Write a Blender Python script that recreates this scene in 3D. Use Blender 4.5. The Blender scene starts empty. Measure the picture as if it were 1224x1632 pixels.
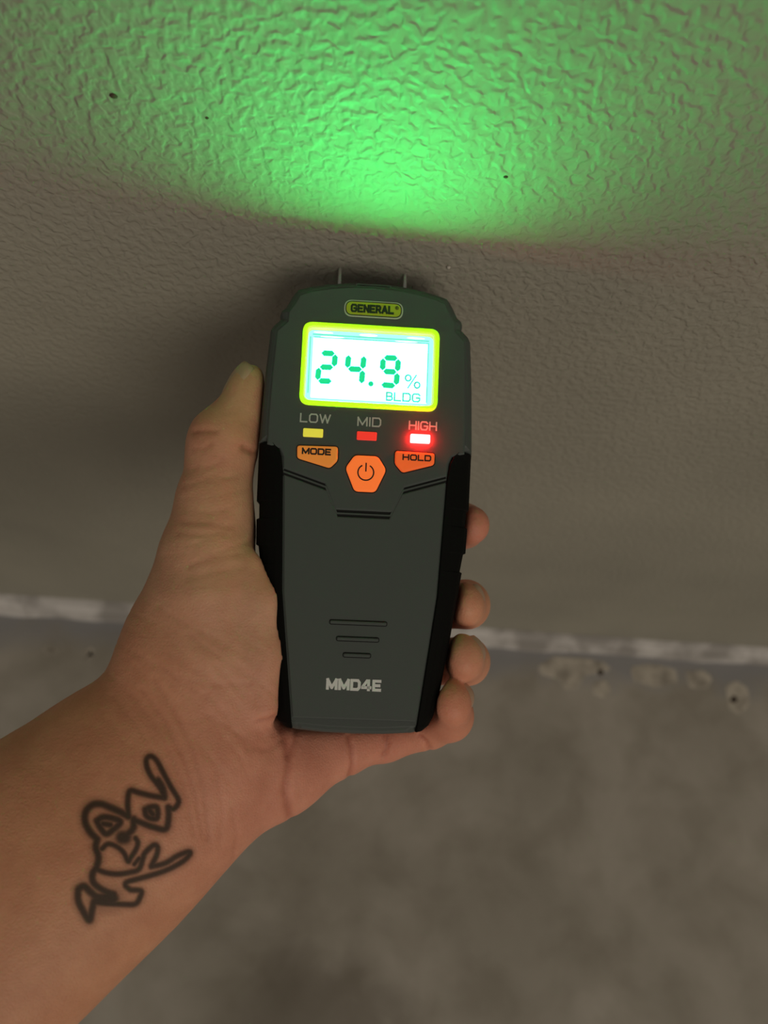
import bpy, bmesh, math, random
import numpy as np
from mathutils import Vector, Matrix
from mathutils.bvhtree import BVHTree
from mathutils.geometry import tessellate_polygon

random.seed(7)
rng = np.random.default_rng(7)
scene = bpy.context.scene
C = scene.collection
MM = 0.001

# ------------------------------------------------------------------ camera
F = 1226.0                                   # focal length in pixels of the 1224 x 1632 frame
PITCH, ROLL = math.radians(66.0), math.radians(4.0)
CAM = np.array([0.0, -194.69, 693.0])        # mm; wall is y = 0, floor is z = 0
_f = np.array([0.0, math.cos(PITCH), -math.sin(PITCH)])
_R = np.array([1.0, 0.0, 0.0])
_U = np.cross(_R, _f)
CR = _R * math.cos(ROLL) + _U * math.sin(ROLL)
CU = -_R * math.sin(ROLL) + _U * math.cos(ROLL)
cam_data = bpy.data.cameras.new('camera')
cam = bpy.data.objects.new('camera', cam_data)
C.objects.link(cam)
cam.matrix_world = Matrix(((CR[0], CU[0], -_f[0], CAM[0] * MM), (CR[1], CU[1], -_f[1], CAM[1] * MM),
                           (CR[2], CU[2], -_f[2], CAM[2] * MM), (0, 0, 0, 1)))
cam_data.sensor_fit = 'VERTICAL'
cam_data.sensor_height = 34.6
cam_data.lens = 34.6 * F / 1632.0
cam_data.clip_start = 0.01
cam_data.dof.use_dof = True
cam_data.dof.focus_distance = 0.258
cam_data.dof.aperture_fstop = 7.5
scene.camera = cam

# ------------------------------------------------------------------ light and exposure
w = bpy.data.worlds.new('room_light')
scene.world = w
w.use_nodes = True
w.node_tree.nodes['Background'].inputs[0].default_value = (1.0, 0.94, 0.84, 1)
w.node_tree.nodes['Background'].inputs[1].default_value = 0.125
ld = bpy.data.lights.new('unseen_room_light', 'AREA')  # unseen soft light added behind and right of the camera, no fixture modelled
ld.shape = 'DISK'
ld.size = 1.6
ld.energy = 19.0
ld.color = (1.0, 0.90, 0.74)
lo = bpy.data.objects.new('unseen_room_light', ld)
C.objects.link(lo)
lo.location = (0.95, -2.3, 1.75)
lo.rotation_euler = (Vector((0, -0.1, 0.4)) - Vector(lo.location)).to_track_quat('-Z', 'Y').to_euler()
scene.view_settings.view_transform = 'Standard'
scene.view_settings.look = 'None'
scene.view_settings.gamma = 1.0
scene.view_settings.use_curve_mapping = False
scene.view_settings.exposure = 0.0

# ------------------------------------------------------------------ meter frame (mm) and its pose
ORG = CAM + np.array([-6.718547503228987, 101.9341459759051, -235.8449111610658])
EX = np.array([0.9983505945887632, 0.041830126262944814, -0.03932341314141471])
EY = np.array([-0.02832014856293444, 0.9546202995635806, 0.29647605779643293])
EN = np.array([0.04994055936448462, -0.29487340368023457, 0.9542303790659759])
EX = np.cross(EY, EN); EX /= np.linalg.norm(EX)
EY = np.cross(EN, EX)
POSE = Matrix(((EX[0], EY[0], EN[0], ORG[0] * MM), (EX[1], EY[1], EN[1], ORG[1] * MM),
               (EX[2], EY[2], EN[2], ORG[2] * MM), (0, 0, 0, 1)))

def L(px, py, z=0.0):
    """point of the meter's own frame (mm) at height z over its face, seen at a spot of the photograph"""
    d = _f + CR * (px - 612) / F + CU * (816 - py) / F
    o = ORG + EN * z
    q = CAM + d * (((o - CAM) @ EN) / (d @ EN)) - ORG
    return np.array([q @ EX, q @ EY, z])

def to_px(v):
    """meter-frame points (N,3) in mm -> photo pixels (N,2)"""
    q = ORG + v[:, :1] * EX + v[:, 1:2] * EY + v[:, 2:3] * EN - CAM
    d = q @ _f
    return np.stack([612 + F * (q @ CR) / d, 816 - F * (q @ CU) / d], 1)

def on_floor(px, py):
    d = _f + CR * (px - 612) / F + CU * (816 - py) / F
    q = CAM + d * (-CAM[2] / d[2]); return q[0], q[1]

# ------------------------------------------------------------------ materials
def mat(name):
    m = bpy.data.materials.new(name)
    m.use_nodes = True
    return m, m.node_tree, m.node_tree.nodes['Principled BSDF']

def plain(name, col, rough=0.5, spec=0.5, bump=None, metal=0.0, emit=None, estr=0.0, var=0.0, vscale=300):
    m, nt, p = mat(name)
    p.inputs['Base Color'].default_value = (*col, 1)
    p.inputs['Roughness'].default_value = rough
    p.inputs['Specular IOR Level'].default_value = spec
    p.inputs['Metallic'].default_value = metal
    if emit:
        p.inputs['Emission Color'].default_value = (*emit, 1)
        p.inputs['Emission Strength'].default_value = estr
    tc = nt.nodes.new('ShaderNodeTexCoord')
    if bump:
        nz = nt.nodes.new('ShaderNodeTexNoise'); nz.inputs['Scale'].default_value = bump[0]
        nz.inputs['Detail'].default_value = 3
        b = nt.nodes.new('ShaderNodeBump'); b.inputs['Strength'].default_value = bump[1]
        b.inputs['Distance'].default_value = bump[2]
        nt.links.new(tc.outputs['Object'], nz.inputs['Vector'])
        nt.links.new(nz.outputs['Fac'], b.inputs['Height'])
        nt.links.new(b.outputs['Normal'], p.inputs['Normal'])
    if var:
        nz = nt.nodes.new('ShaderNodeTexNoise'); nz.inputs['Scale'].default_value = vscale
        r = nt.nodes.new('ShaderNodeValToRGB')
        r.color_ramp.elements[0].color = (*[c * (1 - var) for c in col], 1)
        r.color_ramp.elements[1].color = (*[min(1, c * (1 + var)) for c in col], 1)
        nt.links.new(tc.outputs['Object'], nz.inputs['Vector'])
        nt.links.new(nz.outputs['Fac'], r.inputs['Fac'])
        nt.links.new(r.outputs['Color'], p.inputs['Base Color'])
    return m

def emitter(name, col, s):
    m, nt, p = mat(name)
    p.inputs['Base Color'].default_value = (0.02, 0.02, 0.02, 1)
    p.inputs['Roughness'].default_value = 0.3
    p.inputs['Emission Color'].default_value = (*col, 1)
    p.inputs['Emission Strength'].default_value = s
    return m

def wall_material():
    m, nt, p = mat('textured_wall_paint')
    N, K = nt.nodes, nt.links
    tc = N.new('ShaderNodeTexCoord')
    n1 = N.new('ShaderNodeTexNoise'); n1.inputs['Scale'].default_value = 320; n1.inputs['Detail'].default_value = 1.5
    n1.inputs['Distortion'].default_value = 0.35; n1.inputs['Roughness'].default_value = 0.45
    n2 = N.new('ShaderNodeTexNoise'); n2.inputs['Scale'].default_value = 70; n2.inputs['Detail'].default_value = 2
    n3 = N.new('ShaderNodeTexNoise'); n3.inputs['Scale'].default_value = 700; n3.inputs['Detail'].default_value = 2
    for n in (n1, n2, n3):
        K.new(tc.outputs['Object'], n.inputs['Vector'])
    mr = N.new('ShaderNodeMapRange'); mr.interpolation_type = 'SMOOTHSTEP'
    mr.inputs['From Min'].default_value = 0.34; mr.inputs['From Max'].default_value = 0.66
    K.new(n1.outputs['Fac'], mr.inputs['Value'])
    a = N.new('ShaderNodeMath'); a.operation = 'MULTIPLY_ADD'; a.inputs[1].default_value = 0.9
    K.new(n2.outputs['Fac'], a.inputs[0]); K.new(mr.outputs['Result'], a.inputs[2])
    b2 = N.new('ShaderNodeMath'); b2.operation = 'MULTIPLY_ADD'; b2.inputs[1].default_value = 0.12
    K.new(n3.outputs['Fac'], b2.inputs[0]); K.new(a.outputs[0], b2.inputs[2])
    b = N.new('ShaderNodeBump'); b.inputs['Strength'].default_value = 0.7; b.inputs['Distance'].default_value = 0.0006
    K.new(b2.outputs[0], b.inputs['Height']); K.new(b.outputs['Normal'], p.inputs['Normal'])
    nv = N.new('ShaderNodeTexNoise'); nv.inputs['Scale'].default_value = 9; nv.inputs['Detail'].default_value = 4
    K.new(tc.outputs['Object'], nv.inputs['Vector'])
    r = N.new('ShaderNodeValToRGB')
    r.color_ramp.elements[0].color = (0.335, 0.315, 0.262, 1); r.color_ramp.elements[0].position = 0.3
    r.color_ramp.elements[1].color = (0.40, 0.375, 0.31, 1); r.color_ramp.elements[1].position = 0.7
    K.new(nv.outputs['Fac'], r.inputs['Fac']); K.new(r.outputs['Color'], p.inputs['Base Color'])
    p.inputs['Roughness'].default_value = 0.62; p.inputs['Specular IOR Level'].default_value = 0.3
    return m

def floor_material():
    m, nt, p = mat('stained_concrete')
    N, K = nt.nodes, nt.links
    tc = N.new('ShaderNodeTexCoord')
    def noise(s, d, dist=0):
        n = N.new('ShaderNodeTexNoise'); n.inputs['Scale'].default_value = s; n.inputs['Detail'].default_value = d
        n.inputs['Distortion'].default_value = dist
        K.new(tc.outputs['Object'], n.inputs['Vector']); return n
    n1, n2 = noise(7, 6, 0.4), noise(26, 5, 0.3)
    r = N.new('ShaderNodeValToRGB')
    r.color_ramp.elements[0].color = (0.36, 0.325, 0.275, 1); r.color_ramp.elements[0].position = 0.34
    r.color_ramp.elements[1].color = (0.50, 0.455, 0.40, 1); r.color_ramp.elements[1].position = 0.62
    K.new(n1.outputs['Fac'], r.inputs['Fac'])
    r2 = N.new('ShaderNodeValToRGB')
    r2.color_ramp.elements[0].color = (0.84, 0.83, 0.81, 1); r2.color_ramp.elements[0].position = 0.33
    r2.color_ramp.elements[1].color = (1.0, 1.0, 1.0, 1); r2.color_ramp.elements[1].position = 0.58
    K.new(n2.outputs['Fac'], r2.inputs['Fac'])
    mx = N.new('ShaderNodeMix'); mx.data_type = 'RGBA'; mx.blend_type = 'MULTIPLY'; mx.inputs['Factor'].default_value = 1
    K.new(r.outputs['Color'], mx.inputs['A']); K.new(r2.outputs['Color'], mx.inputs['B'])
    # grey paint overspray in a ragged band along the wall
    sx = N.new('ShaderNodeSeparateXYZ'); K.new(tc.outputs['Object'], sx.inputs[0])
    ad = N.new('ShaderNodeMath'); ad.operation = 'MULTIPLY_ADD'; ad.inputs[1].default_value = 0.05
    K.new(n2.outputs['Fac'], ad.inputs[0]); K.new(sx.outputs['Y'], ad.inputs[2])
    mr = N.new('ShaderNodeMapRange'); mr.inputs['From Min'].default_value = -0.022; mr.inputs['From Max'].default_value = 0.002
    mr.inputs['To Max'].default_value = 0.75
    K.new(ad.outputs[0], mr.inputs['Value'])
    mx2 = N.new('ShaderNodeMix'); mx2.data_type = 'RGBA'; mx2.inputs['B'].default_value = (0.31, 0.31, 0.335, 1)
    K.new(mr.outputs['Result'], mx2.inputs['Factor']); K.new(mx.outputs['Result'], mx2.inputs['A'])
    # ragged darker brown patch on the concrete
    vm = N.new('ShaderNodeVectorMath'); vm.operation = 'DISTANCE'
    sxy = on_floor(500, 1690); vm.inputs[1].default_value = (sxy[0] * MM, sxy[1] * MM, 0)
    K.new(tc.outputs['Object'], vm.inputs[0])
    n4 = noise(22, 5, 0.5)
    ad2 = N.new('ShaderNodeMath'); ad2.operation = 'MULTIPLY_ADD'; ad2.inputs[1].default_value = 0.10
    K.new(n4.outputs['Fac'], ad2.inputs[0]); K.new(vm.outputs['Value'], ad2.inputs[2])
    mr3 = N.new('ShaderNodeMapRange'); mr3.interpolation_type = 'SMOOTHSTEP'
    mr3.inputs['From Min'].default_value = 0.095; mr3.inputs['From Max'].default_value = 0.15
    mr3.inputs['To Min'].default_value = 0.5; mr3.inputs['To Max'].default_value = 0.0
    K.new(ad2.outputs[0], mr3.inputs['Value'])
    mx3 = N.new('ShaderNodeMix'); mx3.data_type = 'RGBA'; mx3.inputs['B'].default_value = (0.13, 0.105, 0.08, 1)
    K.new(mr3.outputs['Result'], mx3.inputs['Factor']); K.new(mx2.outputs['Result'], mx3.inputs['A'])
    K.new(mx3.outputs['Result'], p.inputs['Base Color'])
    b = N.new('ShaderNodeBump'); b.inputs['Strength'].default_value = 0.3; b.inputs['Distance'].default_value = 0.002
    K.new(n2.outputs['Fac'], b.inputs['Height']); K.new(b.outputs['Normal'], p.inputs['Normal'])
    p.inputs['Roughness'].default_value = 0.6; p.inputs['Specular IOR Level'].default_value = 0.35
    return m

def plaster_material(name, c0, c1, scale, lo_=0.4, hi_=0.6):
    m, nt, p = mat(name)
    N, K = nt.nodes, nt.links
    tc = N.new('ShaderNodeTexCoord')
    n = N.new('ShaderNodeTexNoise'); n.inputs['Scale'].default_value = scale; n.inputs['Detail'].default_value = 4
    K.new(tc.outputs['Object'], n.inputs['Vector'])
    r = N.new('ShaderNodeValToRGB')
    r.color_ramp.elements[0].color = (*c0, 1); r.color_ramp.elements[0].position = lo_
    r.color_ramp.elements[1].color = (*c1, 1); r.color_ramp.elements[1].position = hi_
    K.new(n.outputs['Fac'], r.inputs['Fac']); K.new(r.outputs['Color'], p.inputs['Base Color'])
    b = N.new('ShaderNodeBump'); b.inputs['Strength'].default_value = 0.5; b.inputs['Distance'].default_value = 0.002
    K.new(n.outputs['Fac'], b.inputs['Height']); K.new(b.outputs['Normal'], p.inputs['Normal'])
    p.inputs['Roughness'].default_value = 0.75
    return m

def skin_material():
    m, nt, p = mat('tan_skin')
    N, K = nt.nodes, nt.links
    tc = N.new('ShaderNodeTexCoord')
    at = N.new('ShaderNodeAttribute'); at.attribute_name = 'tint'
    n1 = N.new('ShaderNodeTexNoise'); n1.inputs['Scale'].default_value = 90; n1.inputs['Detail'].default_value = 5
    n1.inputs['Roughness'].default_value = 0.6
    K.new(tc.outputs['Object'], n1.inputs['Vector'])
    r = N.new('ShaderNodeValToRGB')
    r.color_ramp.elements[0].color = (0.90, 0.84, 0.82, 1); r.color_ramp.elements[0].position = 0.3
    r.color_ramp.elements[1].color = (1.06, 1.08, 1.08, 1); r.color_ramp.elements[1].position = 0.7
    K.new(n1.outputs['Fac'], r.inputs['Fac'])
    mx = N.new('ShaderNodeMix'); mx.data_type = 'RGBA'; mx.blend_type = 'MULTIPLY'; mx.inputs['Factor'].default_value = 1
    K.new(at.outputs['Color'], mx.inputs['A']); K.new(r.outputs['Color'], mx.inputs['B'])
    K.new(mx.outputs['Result'], p.inputs['Base Color'])
    v = N.new('ShaderNodeTexVoronoi'); v.inputs['Scale'].default_value = 900
    v.feature = 'DISTANCE_TO_EDGE'
    n2 = N.new('ShaderNodeTexNoise'); n2.inputs['Scale'].default_value = 420; n2.inputs['Detail'].default_value = 4
    K.new(tc.outputs['Object'], v.inputs['Vector']); K.new(tc.outputs['Object'], n2.inputs['Vector'])
    a = N.new('ShaderNodeMath'); a.operation = 'MULTIPLY_ADD'; a.inputs[1].default_value = 0.9
    K.new(v.outputs['Distance'], a.inputs[0]); K.new(n2.outputs['Fac'], a.inputs[2])
    b = N.new('ShaderNodeBump'); b.inputs['Strength'].default_value = 0.35; b.inputs['Distance'].default_value = 0.0005
    K.new(a.outputs[0], b.inputs['Height']); K.new(b.outputs['Normal'], p.inputs['Normal'])
    p.inputs['Roughness'].default_value = 0.52
    p.inputs['Specular IOR Level'].default_value = 0.38
    p.inputs['Subsurface Weight'].default_value = 0.35
    p.inputs['Subsurface Radius'].default_value = (1.0, 0.35, 0.18)
    p.inputs['Subsurface Scale'].default_value = 0.003
    return m

def bezel_material():
    m, nt, p = mat('translucent_yellow_green_plastic')
    p.inputs['Base Color'].default_value = (0.62, 0.80, 0.03, 1)
    p.inputs['Roughness'].default_value = 0.35
    p.inputs['Subsurface Weight'].default_value = 1.0
    p.inputs['Subsurface Radius'].default_value = (1.0, 1.0, 0.3)
    p.inputs['Subsurface Scale'].default_value = 0.003
    p.inputs['Emission Color'].default_value = (0.62, 0.72, 0.01, 1)     # glow added to the plastic, standing in for backlight at its edge
    p.inputs['Emission Strength'].default_value = 0.6
    return m

def tattoo_material():
    m, nt, p = mat('tattoo_ink')
    N, K = nt.nodes, nt.links
    at = N.new('ShaderNodeAttribute'); at.attribute_name = 'ink'
    p.inputs['Base Color'].default_value = (0.035, 0.036, 0.028, 1)
    p.inputs['Roughness'].default_value = 0.6
    p.inputs['Specular IOR Level'].default_value = 0.25
    K.new(at.outputs['Fac'], p.inputs['Alpha'])
    return m

M = dict(
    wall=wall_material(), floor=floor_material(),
    plaster=plaster_material('chipped_white_plaster', (0.40, 0.37, 0.35), (0.72, 0.68, 0.66), 34),
    residue=plaster_material('dried_plaster_residue', (0.36, 0.32, 0.27), (0.60, 0.54, 0.46), 70, 0.35, 0.6),
    tar=plain('dark_spot', (0.05, 0.03, 0.02), 0.8),
    speck=plain('paint_chip', (0.10, 0.06, 0.04), 0.8),
    speck_light=plain('pale_paint_nib', (0.60, 0.55, 0.48), 0.6),
    case=plain('dark_grey_plastic', (0.078, 0.090, 0.084), 0.55, 0.4, (2600, 0.25, 0.0002)),
    panel=plain('grey_face_plastic', (0.085, 0.099, 0.092), 0.55, 0.4, (2600, 0.25, 0.0002)),
    rubber=plain('black_rubber', (0.005, 0.005, 0.0045), 0.75, 0.12, (2600, 0.3, 0.0002)),
    recess=plain('black_gap', (0.02, 0.02, 0.02), 0.8, 0.2),
    bezel=bezel_material(),
    badge=plain('lime_badge', (0.52, 0.62, 0.03), 0.45, 0.5, emit=None, var=0.05),
    badge_dark=plain('dark_green_print', (0.02, 0.035, 0.015), 0.5),
    badge_line=plain('pale_badge_outline', (0.55, 0.60, 0.48), 0.4),
    print_grey=plain('light_grey_print', (0.62, 0.63, 0.58), 0.5),
    print_white=plain('white_print', (0.86, 0.86, 0.84), 0.5),
    print_black=plain('black_print', (0.025, 0.018, 0.012), 0.5),
    steel=plain('steel_pin', (0.62, 0.62, 0.58), 0.3, 0.5, metal=0.8),
    lcd=emitter('lcd_backlight', (0.011, 1.0, 0.20), 130.0),
    lcd_edge=emitter('lcd_light_guide', (0.30, 1.0, 0.88), 1.5),
    lcd_line=emitter('lcd_outline', (0.20, 0.75, 0.68), 0.9),
    lcd_glint=emitter('lcd_light_guide_hot_spot', (0.75, 1.0, 0.97), 2.0),
    segment=emitter('lcd_segment', (0.008, 0.80, 0.30), 0.88),
    segment_thin=emitter('lcd_small_mark', (0.10, 0.62, 0.47), 0.75),
    led_low=plain('yellow_led', (0.85, 0.72, 0.08), 0.35, 0.5, emit=(0.80, 0.72, 0.06), estr=0.55),  # unlit lamp, low glow added to its colour
    led_mid=plain('red_led', (0.80, 0.04, 0.03), 0.35, 0.5, emit=(0.80, 0.035, 0.02), estr=0.75),  # also unlit; red glow put into the material
    led_high=emitter('lit_red_led', (1.0, 0.0105, 0.0105), 110.0),
    button=plain('orange_silicone_added_glow', (0.85, 0.30, 0.05), 0.5, 0.4, emit=(1.0, 0.28, 0.045), estr=0.30),  # glow added to brighten the silicone, not a backlight
    button_power=plain('power_silicone_added_glow', (0.88, 0.20, 0.04), 0.5, 0.4, emit=(1.0, 0.17, 0.03), estr=0.62),  # stronger added glow, no lamp behind the button
    button_hold=plain('hold_silicone_added_glow', (0.88, 0.20, 0.04), 0.5, 0.4, emit=(1.0, 0.10, 0.02), estr=0.45),  # redder added glow, no lamp behind the button
    skin=skin_material(), nail=None, ink=tattoo_material(),
)
M['nail'] = plain('fingernail', (0.62, 0.38, 0.26), 0.32, 0.5)

# ------------------------------------------------------------------ mesh helpers (all coordinates in mm)
def obj(name, verts, faces, material, parent=None, smooth=False, matrix=None):
    me = bpy.data.meshes.new(name)
    me.from_pydata([tuple(float(c) * MM for c in v) for v in verts], [], [tuple(int(i) for i in f) for f in faces])
    bm = bmesh.new(); bm.from_mesh(me)
    bmesh.ops.recalc_face_normals(bm, faces=bm.faces)
    bm.to_mesh(me); bm.free()
    me.materials.append(material)
    if smooth:
        me.polygons.foreach_set('use_smooth', [True] * len(me.polygons))
    o = bpy.data.objects.new(name, me)
    C.objects.link(o)
    if parent is not None:
        o.parent = parent
    if matrix is not None:
        o.matrix_world = matrix
    return o

def offset_poly(P, d):
    """inset a closed counter-clockwise outline by d (mitred)"""
    P = np.asarray(P, float); n = len(P); out = []
    for i in range(n):
        a, b, c = P[i - 1], P[i], P[(i + 1) % n]
        e1 = (b - a) / (np.linalg.norm(b - a) + 1e-9); e2 = (c - b) / (np.linalg.norm(c - b) + 1e-9)
        n1 = np.array([-e1[1], e1[0]]); n2 = np.array([-e2[1], e2[0]])
        k = n1 + n2; k /= max(1e-6, np.linalg.norm(k))
        out.append(b + k * d / max(0.5, float(k @ n1)))
    return np.array(out)

def ccw(P):
    P = np.asarray(P, float)
    a = np.sum(P[:, 0] * np.roll(P[:, 1], -1) - np.roll(P[:, 0], -1) * P[:, 1])
    return P if a > 0 else P[::-1]

def loft(P, levels):
    """stack of inset outlines: levels = [(z, inset), ...]; capped at both ends"""
    P = ccw(P); n = len(P); V = []; Fc = []
    for z, d in levels:
        for q in (offset_poly(P, d) if d else P):
            V.append((q[0], q[1], z))
    for k in range(len(levels) - 1):
        for i in range(n):
            j = (i + 1) % n
            Fc.append((k * n + i, k * n + j, (k + 1) * n + j, (k + 1) * n + i))
    Fc.append(tuple(range(n))[::-1]); Fc.append(tuple((len(levels) - 1) * n + i for i in range(n)))
    return V, Fc

def loft_open(P, levels, hole, zb):
    """loft whose upper cap has an opening going down to zb"""
    V, Fc = loft(P, levels); Fc = Fc[:-1]
    n = len(P); top = V[-n:]; base = len(V) - n
    hole = ccw(hole); m = len(hole); zt = levels[-1][0]; h0 = len(V)
    V = V + [(q[0], q[1], zt) for q in hole] + [(q[0], q[1], zb) for q in hole]
    for tri in tessellate_polygon([[Vector(p) for p in top], [Vector((q[0], q[1], zt)) for q in hole]]):
        Fc.append(tuple(base + k if k < n else h0 + k - n for k in tri))
    Fc += [(h0 + i, h0 + (i + 1) % m, h0 + m + (i + 1) % m, h0 + m + i) for i in range(m)]
    Fc.append(tuple(h0 + m + i for i in range(m)))
    return V, Fc

def round_poly(P, r, seg=5):
    """round the corners of an outline"""
    P = ccw(P); n = len(P); out = []
    rr = r if hasattr(r, '__len__') else [r] * n
    for i in range(n):
        a, b, c = P[i - 1], P[i], P[(i + 1) % n]
        u = a - b; v = c - b; lu, lv = np.linalg.norm(u), np.linalg.norm(v)
        t = min(rr[i], lu * 0.48, lv * 0.48)
        if t < 1e-3:
            out.append(b); continue
        p0, p1 = b + u / lu * t, b + v / lv * t
        for s in np.linspace(0, 1, seg + 1):
            out.append((1 - s) ** 2 * p0 + 2 * s * (1 - s) * b + s * s * p1)
    return np.array(out)

def ring(outer, inner, z0, z1, ch=0.3):
    """frame between two outlines with the same vertex count, chamfered upper edges"""
    o, i = ccw(outer), ccw(inner); n = len(o); V = []; Fc = []
    rows = [(o, z0), (o, z1 - ch), (offset_poly(o, ch), z1), (offset_poly(i, -ch), z1), (i, z1 - ch), (i, z0)]
    for P, z in rows:
        V += [(q[0], q[1], z) for q in P]
    m = len(rows)
    for k in range(m):
        kk = (k + 1) % m
        for a in range(n):
            b = (a + 1) % n
            Fc.append((k * n + a, k * n + b, kk * n + b, kk * n + a))
    return V, Fc

def rrect(cx, cy, wd, ht, r, seg=6):
    return round_poly([(cx - wd / 2, cy - ht / 2), (cx + wd / 2, cy - ht / 2), (cx + wd / 2, cy + ht / 2), (cx - wd / 2, cy + ht / 2)], r, seg)

def ribbon(lines, width, z0, z1, cap=0.0):
    """stroke polylines [(points, closed)] as mitred flat bars"""
    V, Fc = [], []
    parts = []
    for pts, closed in lines:
        cur = [pts[0]]
        for i in range(1, len(pts)):
            cur.append(pts[i])
            if not closed and i < len(pts) - 1:
                e1 = np.subtract(pts[i], pts[i - 1]); e2 = np.subtract(pts[i + 1], pts[i])
                if e1 @ e2 < -0.1 * np.linalg.norm(e1) * np.linalg.norm(e2):
                    parts.append((cur, 0)); cur = [pts[i]]
        parts.append((cur, closed))
    for pi, (pts, closed) in enumerate(parts):
        zt = z1 + 0.012 * pi if cap else z1
        P = np.array(pts, float); n = len(P); base = len(V)
        if not closed:
            for a_, b_ in ((0, 1), (n - 1, n - 2)):
                e = P[a_] - P[b_]; P[a_] = P[a_] + e / np.linalg.norm(e) * width * cap
        for i in range(n):
            if closed:
                a, c = P[i - 1], P[(i + 1) % n]
            else:
                a, c = P[max(0, i - 1)], P[min(n - 1, i + 1)]
            b = P[i]
            e1 = b - a; e2 = c - b
            if np.linalg.norm(e1) < 1e-9: e1 = e2
            if np.linalg.norm(e2) < 1e-9: e2 = e1
            e1 = e1 / np.linalg.norm(e1); e2 = e2 / np.linalg.norm(e2)
            n1 = np.array([-e1[1], e1[0]]); n2 = np.array([-e2[1], e2[0]])
            k = n1 + n2; ln = np.linalg.norm(k)
            k = n1 if ln < 1e-3 else k / ln
            s = width / 2 / max(0.72, float(k @ n1))
            for q, z in ((b + k * s, zt), (b - k * s, zt), (b - k * s, z0), (b + k * s, z0)):
                V.append((q[0], q[1], z))
        for i in range(n if closed else n - 1):
            j = (i + 1) % n
            for s in range(4):
                t = (s + 1) % 4
                Fc.append((base + i * 4 + s, base + j * 4 + s, base + j * 4 + t, base + i * 4 + t))
        if not closed:
            Fc.append((base, base + 1, base + 2, base + 3)); e = base + (n - 1) * 4
            Fc.append((e + 3, e + 2, e + 1, e))
    return V, Fc

def _rr(w_, x0=0.0, y0=0.0, y1=1.0, r=0.2):
    return [(x0 + r, y0), (x0 + w_ - r, y0), (x0 + w_, y0 + r), (x0 + w_, y1 - r), (x0 + w_ - r, y1), (x0 + r, y1), (x0, y1 - r), (x0, y0 + r)]

GLYPH = {   # wide squared lettering: (advance width, strokes)
    'L': (0.95, [([(0, 1), (0, 0), (0.95, 0)], 0)]),
    'O': (1.15, [(_rr(1.15), 1)]),
    'W': (1.5, [([(0, 1), (0.38, 0), (0.75, 0.96), (1.12, 0), (1.5, 1)], 0)]),
    'M': (1.25, [([(0, 0), (0, 1), (0.62, 0.12), (1.25, 1), (1.25, 0)], 0)]),
    'I': (0.0, [([(0, 0), (0, 1)], 0)]),
    'D': (1.1, [([(0, 0), (0.88, 0), (1.1, 0.22), (1.1, 0.78), (0.88, 1), (0, 1)], 1)]),
    'H': (1.1, [([(0, 0), (0, 1)], 0), ([(1.1, 0), (1.1, 1)], 0), ([(0, 0.5), (1.1, 0.5)], 0)]),
    'G': (1.1, [([(1.1, 0.82), (0.92, 1), (0.2, 1), (0, 0.8), (0, 0.2), (0.2, 0), (0.9, 0), (1.1, 0.2), (1.1, 0.48), (0.6, 0.48)], 0)]),
    'E': (0.92, [([(0.92, 1), (0, 1), (0, 0), (0.92, 0)], 0), ([(0, 0.5), (0.8, 0.5)], 0)]),
    'N': (0.95, [([(0, 0), (0, 1), (0.95, 0), (0.95, 1)], 0)]),
    'R': (0.9, [([(0, 0), (0, 1), (0.65, 1), (0.86, 0.86), (0.86, 0.58), (0.65, 0.44), (0, 0.44)], 0), ([(0.5, 0.44), (0.9, 0)], 0)]),
    'A': (1.05, [([(0, 0), (0.52, 1), (1.05, 0)], 0), ([(0.2, 0.3), (0.85, 0.3)], 0)]),
    'B': (0.85, [([(0, 0.5), (0, 1), (0.6, 1), (0.78, 0.88), (0.78, 0.62), (0.6, 0.5), (0, 0.5), (0, 0), (0.62, 0), (0.85, 0.14), (0.85, 0.36), (0.62, 0.5)], 0)]),
    '4': (1.1, [([(0.85, 0), (0.85, 1), (0.62, 1), (0, 0.32), (0, 0.24), (1.1, 0.24)], 0)]),
}

def word(text, x0, x1, y0, y1, width, z0, z1, gap=0.42, slope=0.0, shear=0.0):
    total = sum(GLYPH[c][0] for c in text) + gap * (len(text) - 1)
    h = (y1 - y0) - width
    sx = ((x1 - x0) - width) / total
    lines = []; x = 0.0
    for c in text:
        adv, st = GLYPH[c]
        for pts, cl in st:
            lines.append(([(x0 + width / 2 + (x + px) * sx + py * h * shear,
                            y0 + width / 2 + py * h + slope * (x + px) * sx) for px, py in pts], cl))
        x += adv + gap
    return ribbon(lines, width, z0, z1, 0.42)

def tag(o, label=None, cat=None, group=None, kind=None):
    if label: o['label'] = label
    if cat: o['category'] = cat
    if group: o['group'] = group
    if kind: o['kind'] = kind
    return o

# ------------------------------------------------------------------ the setting
def grid_sheet(name, x0, x1, nx, v0, v1, nv, fn, material):
    V = []; Fc = []
    for j in range(nv + 1):
        for i in range(nx + 1):
            V.append(fn(x0 + (x1 - x0) * i / nx, v0 + (v1 - v0) * j / nv))
    for j in range(nv):
        for i in range(nx):
            a = j * (nx + 1) + i
            Fc.append((a, a + 1, a + nx + 2, a + nx + 1))
    return obj(name, V, Fc, material, None, True)

def slab(name, a, b, material):
    (x0, y0, z0), (x1, y1, z1) = a, b
    V = [(x0, y0, z0), (x1, y0, z0), (x1, y1, z0), (x0, y1, z0), (x0, y0, z1), (x1, y0, z1), (x1, y1, z1), (x0, y1, z1)]
    Fc = [(0, 3, 2, 1), (4, 5, 6, 7), (0, 1, 5, 4), (1, 2, 6, 5), (2, 3, 7, 6), (3, 0, 4, 7)]
    return obj(name, V, Fc, material)

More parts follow.
